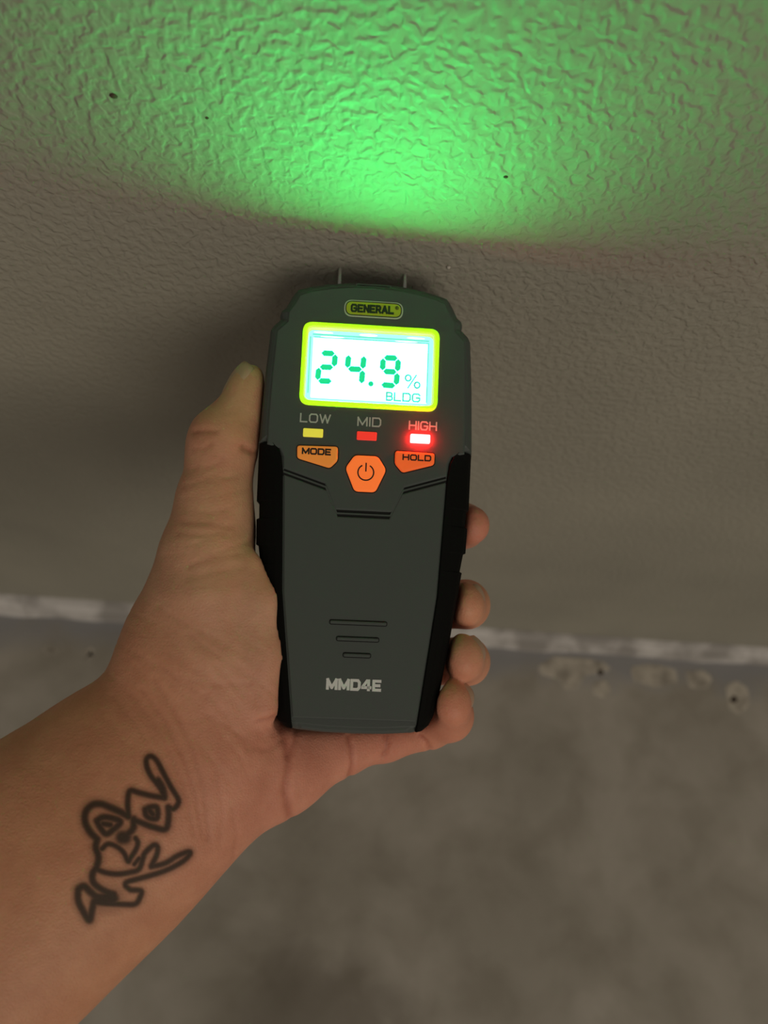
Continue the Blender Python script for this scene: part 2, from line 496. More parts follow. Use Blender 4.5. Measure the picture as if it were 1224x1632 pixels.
wall = slab('wall_back', (-2600, 0, -20), (2600, 90, 2600), M['wall'])
tag(wall, 'warm grey painted wall with orange-peel texture lit green above the meter', 'wall', kind='structure')
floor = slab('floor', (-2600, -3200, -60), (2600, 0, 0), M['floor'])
tag(floor, 'bare stained grey concrete floor below the wall', 'floor', kind='structure')

# ragged plaster edge between wall and floor
def ragged_strip():
    xs = np.arange(-2590, 2591, 9.0) ; n = len(xs)
    def wob(amp, seed, sm):
        r_ = np.random.default_rng(seed).normal(size=n + 60)
        k = np.exp(-np.linspace(-2, 2, sm) ** 2); k /= k.sum()
        v = np.convolve(r_, k, 'same')[:n]; return amp * v / v.std()
    d1 = 9 + wob(1.1, 3, 9) + wob(0.9, 5, 31); d2 = 15 + wob(1.0, 4, 7) + wob(1.0, 6, 25)
    h1 = 13 + wob(1.2, 8, 11); h2 = 5.5 + wob(0.9, 9, 9)
    V = []; Fc = []
    for i, x in enumerate(xs):
        V += [(x, -0.2, 0), (x, -0.2, h1[i] + 1), (x, -d1[i] * 0.55, h1[i]), (x, -d1[i], h2[i] + 1.6), (x, -d2[i] + 1, h2[i]), (x, -d2[i], 0)]
    for i in range(n - 1):
        a, b = i * 6, i * 6 + 6
        for s in range(6):
            t = (s + 1) % 6
            Fc.append((a + s, b + s, b + t, a + t))
    Fc.append((0, 1, 2, 3, 4, 5)); e = (n - 1) * 6; Fc.append(tuple(e + q for q in range(5, -1, -1)))
    return V, Fc
base = obj('baseboard_back', *ragged_strip(), M['plaster'])
tag(base, 'chipped off-white plaster edge running along the foot of the wall', 'baseboard', kind='structure')

def patch(pix, z, material, parent, name, jag=0.06):
    P = np.array([on_floor(*q) for q in pix])
    P = round_poly(P, 4, 3)
    P = P + rng.normal(size=P.shape) * 0.25
    V, Fc = loft(P, [(0.02, 0), (z * 0.12, 0.3), (z * 0.25, 2.0)])
    return obj(name, V, Fc, material, parent)

for pix, z in (
    ([(856, 1062), (880, 1046), (930, 1048), (965, 1056), (975, 1068), (930, 1078), (921, 1098), (902, 1100), (890, 1082), (862, 1076)], 1.6),
    ([(948, 1086), (966, 1082), (975, 1098), (966, 1113), (950, 1110), (942, 1098)], 2.0),
    ([(1004, 1062), (1040, 1058), (1078, 1066), (1080, 1090), (1044, 1096), (1010, 1086)], 1.2),
    ([(1092, 1070), (1120, 1068), (1136, 1080), (1128, 1098), (1098, 1096)], 1.2),
    ([(1156, 1090), (1176, 1084), (1192, 1096), (1196, 1122), (1178, 1140), (1160, 1128)], 1.2),
):
    patch(pix, z, M['residue'], floor, 'plaster_residue')
for pix in ([(1164, 1110), (1172, 1108), (1176, 1116), (1170, 1122), (1163, 1118)], [(951, 1066), (961, 1066), (963, 1075), (953, 1077)]):
    patch(pix, 2.6, M['tar'], floor, 'dark_spot')
for pix in ([(130, 1036), (150, 1030), (148, 1046), (134, 1050)], [(66, 1030), (84, 1028), (96, 1040), (74, 1046)]):
    patch(pix, 1.0, M['residue'], floor, 'plaster_residue')
for px, py, r, mt, dep in ((181, 153, 1.0, 'speck', 0.5), (806, 282, 0.6, 'speck', 0.4), (715, 425, 0.8, 'speck_light', 0.9), (330, 188, 0.5, 'speck', 0.4)):
    d = _f + CR * (px - 612) / F + CU * (816 - py) / F
    q = CAM + d * (-CAM[1] / d[1])
    V = [(q[0] + r * math.cos(t) * 1.3, -0.02, q[2] + r * math.sin(t)) for t in np.linspace(0, 2 * math.pi, 9)[:-1]]
    V += [(q[0] + 0.5 * r * math.cos(t), -dep, q[2] + 0.5 * r * math.sin(t)) for t in np.linspace(0, 2 * math.pi, 9)[:-1]]
    Fc = [(i, (i + 1) % 8, 8 + (i + 1) % 8, 8 + i) for i in range(8)] + [tuple(range(8, 16)), tuple(range(7, -1, -1))]
    obj('paint_chip', V, Fc, M[mt], wall, True)

# ------------------------------------------------------------------ the moisture meter
meter = bpy.data.objects.new('moisture_meter', None)
C.objects.link(meter)
meter.matrix_world = POSE
meter.empty_display_size = 0.02
tag(meter, 'dark grey two-pin moisture meter reading 24.9 % held against the wall', 'moisture meter')

HALF = [(0, 83.9), (8, 83.6), (15.5, 82.7), (22, 81.2), (26.2, 79.9), (27.4, 78.4), (28.5, 76.5), (30.2, 73.0), (31.6, 71.8), (32.1, 70.4), (31.8, 68.6),
        (34.2, 66.2), (35.1, 64.4), (35.6, 56), (36.1, 47), (36.6, 30), (36.7, 24.6), (36.6, 23.3), (36.3, 5), (35.6, -10), (33.6, -22), (30.7, -42), (28.0, -58),
        (26.0, -65.4), (24.8, -67.4), (22.6, -68.9), (19.0, -69.9), (10, -70.6), (0, -70.8)]
OUT = ccw([(x, y) for x, y in HALF] + [(-x, y) for x, y in HALF[-2:0:-1]])
def inner_x(y):       # border between the grey face and the black side grips
    return np.interp(y, [-72, -68.5, -25.5, 19.5, 30], [18.9, 19.8, 25.3, 27.6, 28.0])
HOUSING = ccw([((math.copysign(inner_x(y) + 3.4, x) if -66 < y < 23.6 else x), y) for x, y in OUT])
OPENING = rrect(0.0, 52.3, 46.4, 28.5, 3.2, 6)
V, Fc = loft_open(HOUSING, [(-28, 4), (-27, 1.6), (-24.5, 0.3), (-20, 0), (-6, 0), (-3.6, 0.35), (-2.0, 1.1), (-1.0, 2.2), (-0.6, 3.0)], OPENING, -2.9)
housing = obj('housing', V, Fc, M['case'], meter)

def outer_x(y):
    ys = [p[1] for p in HALF][::-1]; xs = [p[0] for p in HALF][::-1]
    return np.interp(y, ys, xs)

# upper face
top_right = [(33.5, 32), (33.0, 50), (32.3, 63.4), (28.9, 66.9), (28.7, 70.3), (26.6, 73.6), (25.2, 76.6), (21.4, 78.1), (15, 79.5), (8, 80.4)]
edge = [(33.4, 23.8), (29.2, 22.6), (27.9, 20.0), (27.6, 15.85)]
gr = [(13.4, 11.35), (9.6, 2.75)]
right = gr[::-1] + edge[::-1] + [tuple(q) for q in top_right]
UP = right + [(0, 80.7)] + [(-x, y) for x, y in right[::-1]]
V, Fc = loft_open(UP, [(-0.9, 0), (-0.35, 0.02), (-0.05, 0.35), (0.0, 0.7)], OPENING, -0.95)
Fc = [f for f in Fc[:-1] if len(f) < 10]          # open at the back, so the display shows through
face = obj('upper_face', V, Fc, M['panel'], meter)
V, Fc = ribbon([([(-27.5, 14.75), (-13.0, 10.2), (-9.0, 1.55), (9.0, 1.55), (13.0, 10.2), (27.5, 14.75)], 0)], 2.6, -0.9, -0.52)
obj('joint_groove', V, Fc, M['recess'], meter)
# narrow raised strip following the stepped joint
path = [(-27.4, 14.75), (-13.0, 10.2), (-9.0, 1.55), (9.0, 1.55), (13.0, 10.2), (27.4, 14.75)]
V, Fc = ribbon([(path, 0)], 0.55, -0.9, -0.12)
obj('joint_strip', V, Fc, M['panel'], meter)
# lower face
lowr = [(8.6, 0.45), (12.5, 9.0), (27.2, 13.7)] + [(inner_x(y) - 0.15, y) for y in (5, -10, -25.5, -40, -55)] + [(inner_x(-65.4) - 0.15, -65.4)]
LOW = lowr[::-1] + [(-x, y) for x, y in lowr]
V, Fc = loft(LOW, [(-0.9, 0), (-0.2, 0.02), (0.0, 0.35)])
low_face = obj('lower_face', V, Fc, M['panel'], meter)
# end strip below the lower face
endr = [(inner_x(-65.9) - 0.15, -65.9), (18.6, -68.0), (17.1, -69.0), (9, -69.7)]
END = endr + [(-x, y) for x, y in endr[::-1]]
V, Fc = loft(END, [(-2.4, -0.3), (-1.2, 0.1), (-0.75, 0.8)])
obj('end_strip', V, Fc, M['case'], meter)

def grip(sx):
    ys = [24.3, 22.6, 20, 15, 10, 5.2, 4.8, -0.8, -1.2, -6, -9.6, -10.0, -16, -16.4, -25, -40, -55, -64.8, -67.2, -68.8]
    notch = {4.8: 0.9, -0.8: 0.9, -10.0: 0.8, -16: 0.8}
    rows = []
    for y in ys:
        ix = inner_x(y) + 0.25; ox = outer_x(y) + 0.2 - notch.get(y, 0.0)
        if y > 23: ix += 3.0
        elif y > 22: ix += 1.6
        elif y > 19: ix += 0.5
        if y < -66: ox = min(ox, outer_x(y) + 0.2)
        ox = max(ox, ix + 1.2)
        t = ox - ix
        rows.append([(ix, y, -2.5), (ix, y, -0.30), (ix + 0.4, y, 0.05), (ix + t * 0.3, y, -0.55), (ix + t * 0.6, y, -1.8), (ix + t * 0.82, y, -3.2),
                     (ox - 0.3, y, -5.2), (ox, y, -7.5), (ox, y, -20), (ox - 0.2, y, -24), (ox - 2.2, y, -27.4), (ix, y, -27.6)])
    m = len(rows[0]); V = [(sx * p[0], p[1], p[2]) for r_ in rows for p in r_]; Fc = []
    for k in range(len(rows) - 1):
        for i in range(m):
            j = (i + 1) % m
            Fc.append((k * m + i, k * m + j, (k + 1) * m + j, (k + 1) * m + i))
    Fc.append(tuple(range(m))); Fc.append(tuple((len(rows) - 1) * m + i for i in range(m))[::-1])
    return V, Fc
for sx in (1, -1):
    V, Fc = grip(sx)
    tag(obj('side_grip', V, Fc, M['rubber'], meter), 'black rubber side grip')

# slot lip at the top end
V, Fc = loft(rrect(0, 81.6, 12.6, 1.5, 0.3, 2), [(-3.5, 0), (-1.15, 0), (-1.0, 0.15)])
slot = obj('slot_lip', V, Fc, M['case'], meter)
V, Fc = loft(rrect(0, 81.6, 11.4, 0.45, 0.2, 2), [(-1.2, 0), (-0.95, 0.02)])
obj('slot', V, Fc, M['recess'], slot)

# pins
for x in (-12.1, 11.75):
    V = []; Fc = []; n = 12
    for y, r in ((81, 0.72), (92.8, 0.72), (94.8, 0.15)):
        V += [(x + r * math.cos(a), y, -14 + r * math.sin(a)) for a in np.linspace(0, 2 * math.pi, n + 1)[:-1]]
    for k in range(2):
        for i in range(n):
            j = (i + 1) % n; Fc.append((k * n + i, k * n + j, (k + 1) * n + j, (k + 1) * n + i))
    Fc.append(tuple(range(n))[::-1]); Fc.append(tuple(2 * n + i for i in range(n)))
    tag(obj('pin', V, Fc, M['steel'], meter, True), 'short steel measuring pin')

# brand badge
V, Fc = loft(rrect(0.35, 72.75, 20.4, 6.0, 3.0, 8), [(-0.5, 0), (0.18, 0), (0.28, 0.12)])
badge = obj('badge', V, Fc, M['badge_line'], meter)
V, Fc = loft(rrect(0.35, 72.75, 19.5, 5.2, 2.6, 8), [(0.1, 0), (0.34, 0.02)])
obj('badge_outline', V, Fc, M['badge_dark'], badge)
V, Fc = loft(rrect(0.35, 72.75, 18.9, 4.6, 2.3, 8), [(0.1, 0), (0.40, 0.05)])
obj('badge_field', V, Fc, M['badge'], badge)
V, Fc = word('GENERAL', -7.6, 7.4, 71.25, 74.25, 0.72, 0.3, 0.46, gap=0.5)
rg = [([(8.35 + 0.55 * math.cos(a), 73.7 + 0.55 * math.sin(a)) for a in np.linspace(0, 2 * math.pi, 13)[:-1]], 1),
      ([(8.2, 73.45), (8.2, 73.95), (8.45, 73.9), (8.45, 73.72), (8.2, 73.7), (8.5, 73.45)], 0)]
V2, F2 = ribbon(rg, 0.2, 0.3, 0.46)
Fc = Fc + [tuple(i + len(V) for i in f) for f in F2]; V = V + V2
obj('lettering', V, Fc, M['badge_dark'], badge)

# display: bezel, light guide, backlit panel, printed marks
CX, CY = 0.0, 52.3
ZD = -1.9         # the display lies a little below the face
V, Fc = ring(rrect(CX, CY, 46.9, 29.0, 3.4, 6), rrect(CX, CY, 43.2, 25.2, 2.0, 6), -2.6, 1.35, 0.5)
bez = obj('display_bezel', V, Fc, M['bezel'], meter, False)
tag(bez, 'glowing yellow-green display bezel')
V, Fc = ring(rrect(CX, CY, 43.3, 25.3, 2.0, 6), rrect(CX + 0.1, CY - 0.5, 40.0, 21.6, 0.6, 6), -2.8, ZD - 0.02, 0.05)
guide = obj('light_guide', V, Fc, M['lcd_edge'], meter)
V, Fc = ribbon([([(-20.2, 63.4), (20.2, 63.3)], 0), ([(-20.9, 62.6), (-20.8, 42.6)], 0)], 0.5, ZD - 0.1, ZD + 0.03)
obj('light_streak', V, Fc, M['lcd_line'], guide)
V = []; Fc = []
for cx, cy, hw, hh in ((-16.5, 64.2, 3.4, 0.35), (-1.0, 64.15, 3.2, 0.45), (15.5, 64.1, 3.2, 0.3), (-13.4, 62.75, 4.2, 0.25), (12.2, 62.7, 4.0, 0.25)):
    b0 = len(V); P = [(cx + hw * math.cos(a), cy + hh * math.sin(a), ZD + 0.05) for a in np.linspace(0, 2 * math.pi, 13)[:-1]]
    V += P + [(x, y, ZD - 0.1) for x, y, z in P]
    Fc.append(tuple(range(b0, b0 + 12))); Fc += [(b0 + i, b0 + (i + 1) % 12, b0 + 12 + (i + 1) % 12, b0 + 12 + i) for i in range(12)]
obj('hot_spot', V, Fc, M['lcd_glint'], guide)
V, Fc = loft(rrect(CX + 0.1, CY - 0.5, 40.0, 21.6, 0.5, 3), [(-2.8, 0), (ZD - 0.05, 0), (ZD, 0.03)])
lcd = obj('display', V, Fc, M['lcd'], meter)
tag(lcd, 'backlit green-white liquid crystal display')
V, Fc = ribbon([([(-19.75, 62.45), (19.95, 62.45), (19.95, 41.3)], 0)], 0.45, ZD - 0.05, ZD + 0.03)
obj('display_outline', V, Fc, M['lcd_line'], lcd)

def crop3(u, v):      # a spot in an enlarged view of the display
    return L(460 + u / 4.708, 490 + v / 4.708, ZD + 0.06)[:2]
def poly_solid(polys, z0, z1):
    V = []; Fc = []
    for P in polys:
        P = ccw(P); n = len(P); b0 = len(V)
        V += [(q[0], q[1], z1) for q in P] + [(q[0], q[1], z0) for q in P]
        Fc.append(tuple(range(b0, b0 + n))); Fc.append(tuple(range(b0 + 2 * n - 1, b0 + n - 1, -1)))
        Fc += [(b0 + i, b0 + (i + 1) % n, b0 + n + (i + 1) % n, b0 + n + i) for i in range(n)]
    return V, Fc
def seven(tl, tr, ml, mr_, bl, br, on, th):
    """seven-segment digit from its six centre-line corners"""
    ends = dict(a=(tl, tr), b=(tr, mr_), c=(mr_, br), d=(bl, br), e=(ml, bl), f=(tl, ml), g=(ml, mr_))
    out = []
    for k in on:
        A, B = np.array(ends[k][0], float), np.array(ends[k][1], float)
        u = (B - A) / np.linalg.norm(B - A); nrm = np.array([-u[1], u[0]])
        A2, B2 = A + u * 5, B - u * 5; h = th / 2
        P = [A2, A2 + u * h * 0.9 + nrm * h, B2 - u * h * 0.9 + nrm * h, B2, B2 - u * h * 0.9 - nrm * h, A2 + u * h * 0.9 - nrm * h]
        out.append([crop3(*q) for q in P])
    return out
for dg in (
    seven((240, 342), (352, 346), (228, 446), (340, 450), (216, 550), (328, 554), 'abged', 43),
    seven((452, 352), (566, 360), (440, 460), (556, 466), (428, 568), (546, 576), 'fgbc', 43),
    seven((710, 376), (824, 382), (704, 478), (816, 486), (690, 580), (806, 588), 'abfgcd', 43),
):
    V, Fc = poly_solid(dg, ZD - 0.05, ZD + 0.06)
    obj('digit', V, Fc, M['segment'], lcd)
V, Fc = poly_solid([[crop3(617 + 20 * math.cos(a), 573 + 20 * math.sin(a)) for a in np.linspace(0, 2 * math.pi, 15)[:-1]]], ZD - 0.05, ZD + 0.06)
obj('decimal_point', V, Fc, M['segment'], lcd)
pc = [([crop3(897 + 21 * math.cos(a), 529 + 22 * math.sin(a)) for a in np.linspace(0, 2 * math.pi, 17)[:-1]], 1),
      ([crop3(964 + 20 * math.cos(a), 583 + 22 * math.sin(a)) for a in np.linspace(0, 2 * math.pi, 17)[:-1]], 1)]
V, Fc = ribbon(pc, 0.56, ZD - 0.05, ZD + 0.06)
V2, F2 = ribbon([([crop3(960, 506), crop3(893, 606)], 0)], 0.46, ZD - 0.05, ZD + 0.06)
Fc = Fc + [tuple(i + len(V) for i in f) for f in F2]; V = V + V2
obj('percent_sign', V, Fc, M['segment_thin'], lcd)
b0_, b1_ = crop3(728, 702), crop3(988, 714)
V, Fc = word('BLDG', b0_[0], b1_[0], b0_[1] + 0.1, b0_[1] + 3.3, 0.56, ZD - 0.05, ZD + 0.06, gap=0.36)
obj('lettering', V, Fc, M['segment_thin'], lcd)

# labels, indicator lamps
for t, x0, x1, y0, y1 in (('LOW', -22.9, -12.5, 31.8, 35.0), ('MID', -3.5, 4.6, 31.5, 34.8), ('HIGH', 14.0, 23.7, 31.2, 34.4)):
    V, Fc = word(t, x0, x1, y0, y1, 0.48, -0.05, 0.05, gap=0.4)
    obj('lettering', V, Fc, M['print_grey'], face)
for x, y, mt, lab, h in ((-18.2, 28.3, 'led_low', 'unlit yellow indicator lamp', 0.5), (-0.1, 28.2, 'led_mid', 'unlit red indicator lamp', 0.5), (18.0, 28.1, 'led_high', 'brightly lit red indicator lamp', 1.45)):
    V, Fc = loft(rrect(x, y, 6.7, 2.9, 0.4, 3), [(-0.4, 0), (h - 0.15, 0), (h, 0.2)])
    tag(obj('indicator_lamp', V, Fc, M[mt], meter), lab)

# buttons
def button(P, mt, lab, r=1.0):
    P = round_poly(P, r, 4)
    V, Fc = loft(offset_poly(ccw(P), -0.35), [(-0.3, 0), (0.03, 0)])
    V2, F2 = loft(P, [(-0.2, 0), (0.55, 0.05), (0.85, 0.3), (0.95, 0.7)])
    b = obj('button', V2, F2, M[mt], meter); tag(b, lab)
    obj('button_gap', V, Fc, M['recess'], b)
    return b
b1 = button([(-23.3, 23.7), (-9.6, 24.0), (-9.5, 19.2), (-12.0, 16.5), (-23.1, 19.4)], 'button', 'amber MODE button')
V, Fc = word('MODE', -21.6, -11.8, 20.7, 23.0, 0.55, 0.8, 1.0, gap=0.4); obj('lettering', V, Fc, M['print_black'], b1)
b2 = button([(9.7, 23.6), (23.2, 23.4), (23.1, 19.4), (12.4, 16.2), (9.7, 19.2)], 'button_hold', 'orange-red HOLD button')
V, Fc = word('HOLD', 12.2, 22.0, 20.4, 22.6, 0.5, 0.8, 1.0, gap=0.4); obj('lettering', V, Fc, M['print_black'], b2)
b3 = button([(-3.9, 21.4), (4.0, 21.4), (7.0, 16.9), (3.6, 9.1), (-3.4, 9.1), (-6.8, 16.9)], 'button_power', 'bright orange power button', 1.3)
arc = [(0.1 + 2.65 * math.cos(a), 15.6 + 2.65 * math.sin(a)) for a in np.linspace(math.radians(118), math.radians(422), 26)]
V, Fc = ribbon([(arc, 0), ([(0.1, 15.9), (0.1, 18.9)], 0)], 0.48, 0.8, 1.0)
obj('power_symbol', V, Fc, M['print_black'], b3)

# raised bars and model number on the lower face
for x0, x1, y in ((-9.5, 9.2, -34.4), (-7.0, 6.8, -39.7), (-4.6, 4.3, -44.9)):
    V, Fc = loft(rrect((x0 + x1) / 2, y, x1 - x0 + 0.5, 1.75, 0.85, 4), [(-0.2, 0), (0.03, 0)])
    rb = obj('raised_bar', V, Fc, M['recess'], low_face)
    V, Fc = loft(rrect((x0 + x1) / 2, y, x1 - x0, 1.2, 0.6, 4), [(-0.1, 0), (0.35, 0.05), (0.6, 0.3)])
    obj('bar_top', V, Fc, M['panel'], rb)
V, Fc = word('MMD4E', -9.7, 8.3, -56.3, -52.5, 0.95, -0.05, 0.06, gap=0.5)
obj('lettering', V, Fc, M['print_white'], low_face)

# ------------------------------------------------------------------ the hand and forearm (one continuous surface)
VOX = 1.0
LO = np.array([-190.0, -245.0, -66.0]); HI = np.array([52.0, 66.0, 84.0])
NG = np.ceil((HI - LO) / VOX).astype(int)
AXS = [LO[k] + VOX * np.arange(NG[k]) for k in range(3)]

def H(px, py, z):
    return L(px, py, z)
def rpx(r, z):        # a radius read off the photograph in pixels -> mm at height z
    return r * (260.0 - z) / F

class Field:
    def __init__(s):
        s.d = np.full(NG, 60.0, np.float32)
    def add(s, A, B, ra, rb, k=6.0, flat=None, fdir=(0, 0, 1)):
        """smooth union with a tapered capsule; flat < 1 squashes it along fdir"""
        A = np.asarray(A, float); B = np.asarray(B, float); R = max(ra, rb) + k + 6
        a = np.clip(((np.minimum(A, B) - R - LO) / VOX).astype(int), 0, NG); b = np.clip(((np.maximum(A, B) + R - LO) / VOX).astype(int) + 2, 0, NG)
        if np.any(b <= a): return
        X, Y, Z = np.meshgrid(*(AXS[i][a[i]:b[i]].astype(np.float32) for i in range(3)), indexing='ij')
        u = B - A; ll = max(1e-6, float(u @ u))
        px, py, pz = X - A[0], Y - A[1], Z - A[2]
        t = np.clip((px * u[0] + py * u[1] + pz * u[2]) / ll, 0, 1)
        vx, vy, vz = px - t * u[0], py - t * u[1], pz - t * u[2]
        if flat:
            f = np.asarray(fdir, float); f = f / np.linalg.norm(f)
            q = vx * f[0] + vy * f[1] + vz * f[2]
            e = q * (1 / flat - 1)
            vx, vy, vz = vx + e * f[0], vy + e * f[1], vz + e * f[2]
        d = np.sqrt(vx * vx + vy * vy + vz * vz) - (ra + (rb - ra) * t)
        if flat and flat < 1: d = d * (0.5 + 0.5 * flat)
        sl = tuple(slice(a[i], b[i]) for i in range(3))
        o = s.d[sl]
        h = np.clip(k - np.abs(o - d), 0, None) / k
        s.d[sl] = np.minimum(o, d) - h * h * k * 0.25

def smin(a, b, k):
    h = np.clip(k - np.abs(a - b), 0, None) / k
    return np.minimum(a, b) - h * h * k * 0.25

palm = Field()
# forearm and wrist
arm = [(-330, 1710, 12, 225), (-150, 1560, 6, 206), (28, 1416, -2, 184), (156, 1317, -8, 168), (234, 1248, -11, 152), (290, 1204, -12, 136)]
for (x0, y0, z0, r0), (x1, y1, z1, r1) in zip(arm[:-1], arm[1:]):
    palm.add(H(x0, y0, z0), H(x1, y1, z1), rpx(r0, z0), rpx(r1, z1), 10, 0.60)
# heel of the hand: thenar and hypothenar
palm.add(H(302, 1165, -12), H(322, 1040, -10), rpx(120, -12), rpx(113, -10), 10, 0.64)
palm.add(H(322, 1040, -10), H(335, 945, -10), rpx(113, -10), rpx(90, -10), 9, 0.70)
palm.add(H(330, 1256, -14), H(440, 1222, -20), rpx(92, -14), rpx(68, -20), 9, 0.66)
palm.add(H(440, 1222, -20), H(535, 1190, -27), rpx(68, -20), rpx(45, -27), 7, 0.8)
# metacarpals behind the meter
for x, y, z in ((462, 950, -43), (474, 1030, -44), (492, 1100, -43), (520, 1172, -36)):
    palm.add(H(300, 1165, -18), H(x, y, z), 17, 10.5, 9)
# thumb
TH = [(336, 945, -10, 86), (333, 880, -10, 68), (342, 800, -10, 54), (355, 722, -10, 49), (362, 696, -10, 47), (386, 652, -10, 32), (396, 620, -10, 25), (398, 605, -10, 22)]
palm.add(H(338, 699, -9), H(342, 712, -9), rpx(30, -9), rpx(32, -9), 4)      # knuckle
for (x0, y0, z0, r0), (x1, y1, z1, r1) in zip(TH[:-1], TH[1:]):
    palm.add(H(x0, y0, z0), H(x1, y1, z1), rpx(r0, z0), rpx(r1, z1), 5)
palm.add(H(402, 676, -10), H(405, 625, -10), rpx(20, -10), rpx(18, -10), 3)     # pad of the thumb
for (x0, y0, r0), (x1, y1, r1) in zip(((402, 905, 3.6), (417, 960, 4.6), (421, 1040, 4.8)), ((417, 960, 4.6), (421, 1040, 4.8), (423, 1125, 4.2))):
    palm.add(H(x0 - 1, y0, -2.0), H(x1 - 1, y1, -2.0), r0 + 0.5, r1 + 0.5, 6)          # ball of the thumb swelling over the grip
palm.add(H(398, 845, -14), H(360, 820, -10), 5, 9, 6)

fingers = [
    # index, middle, ring, little: (px, py, z, radius mm)
    [(462, 950, -43, 10.5), (560, 900, -46, 9.8), (648, 856, -46, 9.6), (738, 838, -38, 8.4), (749, 837, -22, 7.3)],
    [(474, 1030, -44, 10.5), (570, 995, -47, 9.8), (660, 968, -47, 9.6), (744, 963, -36, 8.8), (741, 963, -14, 8.0)],
    [(492, 1100, -43, 10.2), (580, 1075, -46, 9.6), (665, 1055, -46, 9.2), (744, 1053, -33, 8.6), (737, 1048, -9, 8.3)],
    [(530, 1185, -30, 10.0), (612, 1176, -36, 8.4), (684, 1156, -29, 8.0), (716, 1140, -20, 8.6), (719, 1120, -6, 8.0)],
]
hand = palm.d
for fi, ch in enumerate(fingers):
    f = Field()
    for n_, ((x0, y0, z0, r0), (x1, y1, z1, r1)) in enumerate(zip(ch[:-1], ch[1:])):
        last = n_ == len(ch) - 2
        f.add(H(x0, y0, z0), H(x1, y1, z1), r0, r1, 3.0, 0.86 if last and fi else None, (1, 0.25, 0.25))
    hand = np.minimum(hand, smin(palm.d, f.d, 7.0)) if fi == 0 else smin(hand, smin(palm.d, f.d, 7.0), 0.7)

# the flesh gives way where it meets the meter
gx, gy = np.meshgrid(AXS[0], AXS[1], indexing='ij')
BO = offset_poly(OUT, -1.2)
d2 = np.full(gx.shape, 1e9); inside = np.zeros(gx.shape, bool)
for i in range(len(BO)):
    a, b = BO[i], BO[(i + 1) % len(BO)]
    e = b - a; t = np.clip(((gx - a[0]) * e[0] + (gy - a[1]) * e[1]) / (e @ e), 0, 1)
    d2 = np.minimum(d2, (gx - a[0] - t * e[0]) ** 2 + (gy - a[1] - t * e[1]) ** 2)
    cr = (a[1] > gy) != (b[1] > gy)
    with np.errstate(divide='ignore', invalid='ignore'):
        xi = (b[0] - a[0]) * (gy - a[1]) / (b[1] - a[1]) + a[0]
    inside ^= cr & (gx < xi)
sd = np.where(inside, -np.sqrt(d2), np.sqrt(d2))[:, :, None]
zz = AXS[2][None, None, :]
ins_low = np.interp(AXS[2], [-7.4, -4.9, -2.6, -1.0, 0.9], [0.0, 0.35, 1.8, 4.0, 8.6])[None, None, :]
ins_top = np.interp(AXS[2], [-4.0, -2.0, -1.0, 0.3], [0.8, 1.5, 2.4, 3.2])[None, None, :]
ins = np.where(AXS[1][None, :, None] < 21.0, ins_low, ins_top)
body = np.maximum(sd + ins, np.maximum(zz - 0.8, -28.6 - zz)).astype(np.float32)
hand = -smin(-hand, body, 2.4)

def surface_nets(D):
    s = D < 0
    nx, ny, nz = D.shape
    cs = np.zeros((nx - 1, ny - 1, nz - 1), np.int8)
    for dx in (0, 1):
        for dy in (0, 1):
            for dz in (0, 1):
                cs += s[dx:nx - 1 + dx, dy:ny - 1 + dy, dz:nz - 1 + dz]
    act = np.argwhere((cs > 0) & (cs < 8))
    idx = -np.ones(cs.shape, np.int64); idx[tuple(act.T)] = np.arange(len(act))
    acc = np.zeros((len(act), 3)); cnt = np.zeros(len(act))
    cor = [(i, j, k) for i in (0, 1) for j in (0, 1) for k in (0, 1)]
    for p in cor:
        for ax in range(3):
            if p[ax]: continue
            q = list(p); q[ax] = 1
            A = D[tuple((act + np.array(p)).T)]; B = D[tuple((act + np.array(q)).T)]
            mk = (A < 0) != (B < 0)
            t = np.where(mk, A / np.where(mk, A - B, 1), 0)
            pt = np.array(p)[None, :] + t[:, None] * (np.array(q) - np.array(p))[None, :]
            acc[mk] += pt[mk]; cnt[mk] += 1
    V = LO + VOX * (act + acc / cnt[:, None])
    Q = []
    for ax in range(3):
        o1, o2 = [a for a in range(3) if a != ax]
        sh = [slice(1, -1)] * 3; sh[ax] = slice(0, -1)
        s0 = s[tuple(sh)]; sh2 = list(sh); sh2[ax] = slice(1, None)
        ed = np.argwhere(s0 != s[tuple(sh2)])
        off = np.array([1, 1, 1]); off[ax] = 0
        ed = ed + off
        def cell(a, b):
            c = ed.copy(); c[:, o1] -= a; c[:, o2] -= b; return idx[tuple(c.T)]
        q = np.stack([cell(1, 1), cell(0, 1), cell(0, 0), cell(1, 0)], 1)
        neg = s[tuple(ed.T)]
        fl = neg if ax != 1 else ~neg
        q[~fl] = q[~fl][:, ::-1]
        Q.append(q)
    Q = np.concatenate(Q); return V, Q[(Q >= 0).all(1)]

HV, HQ = surface_nets(hand)
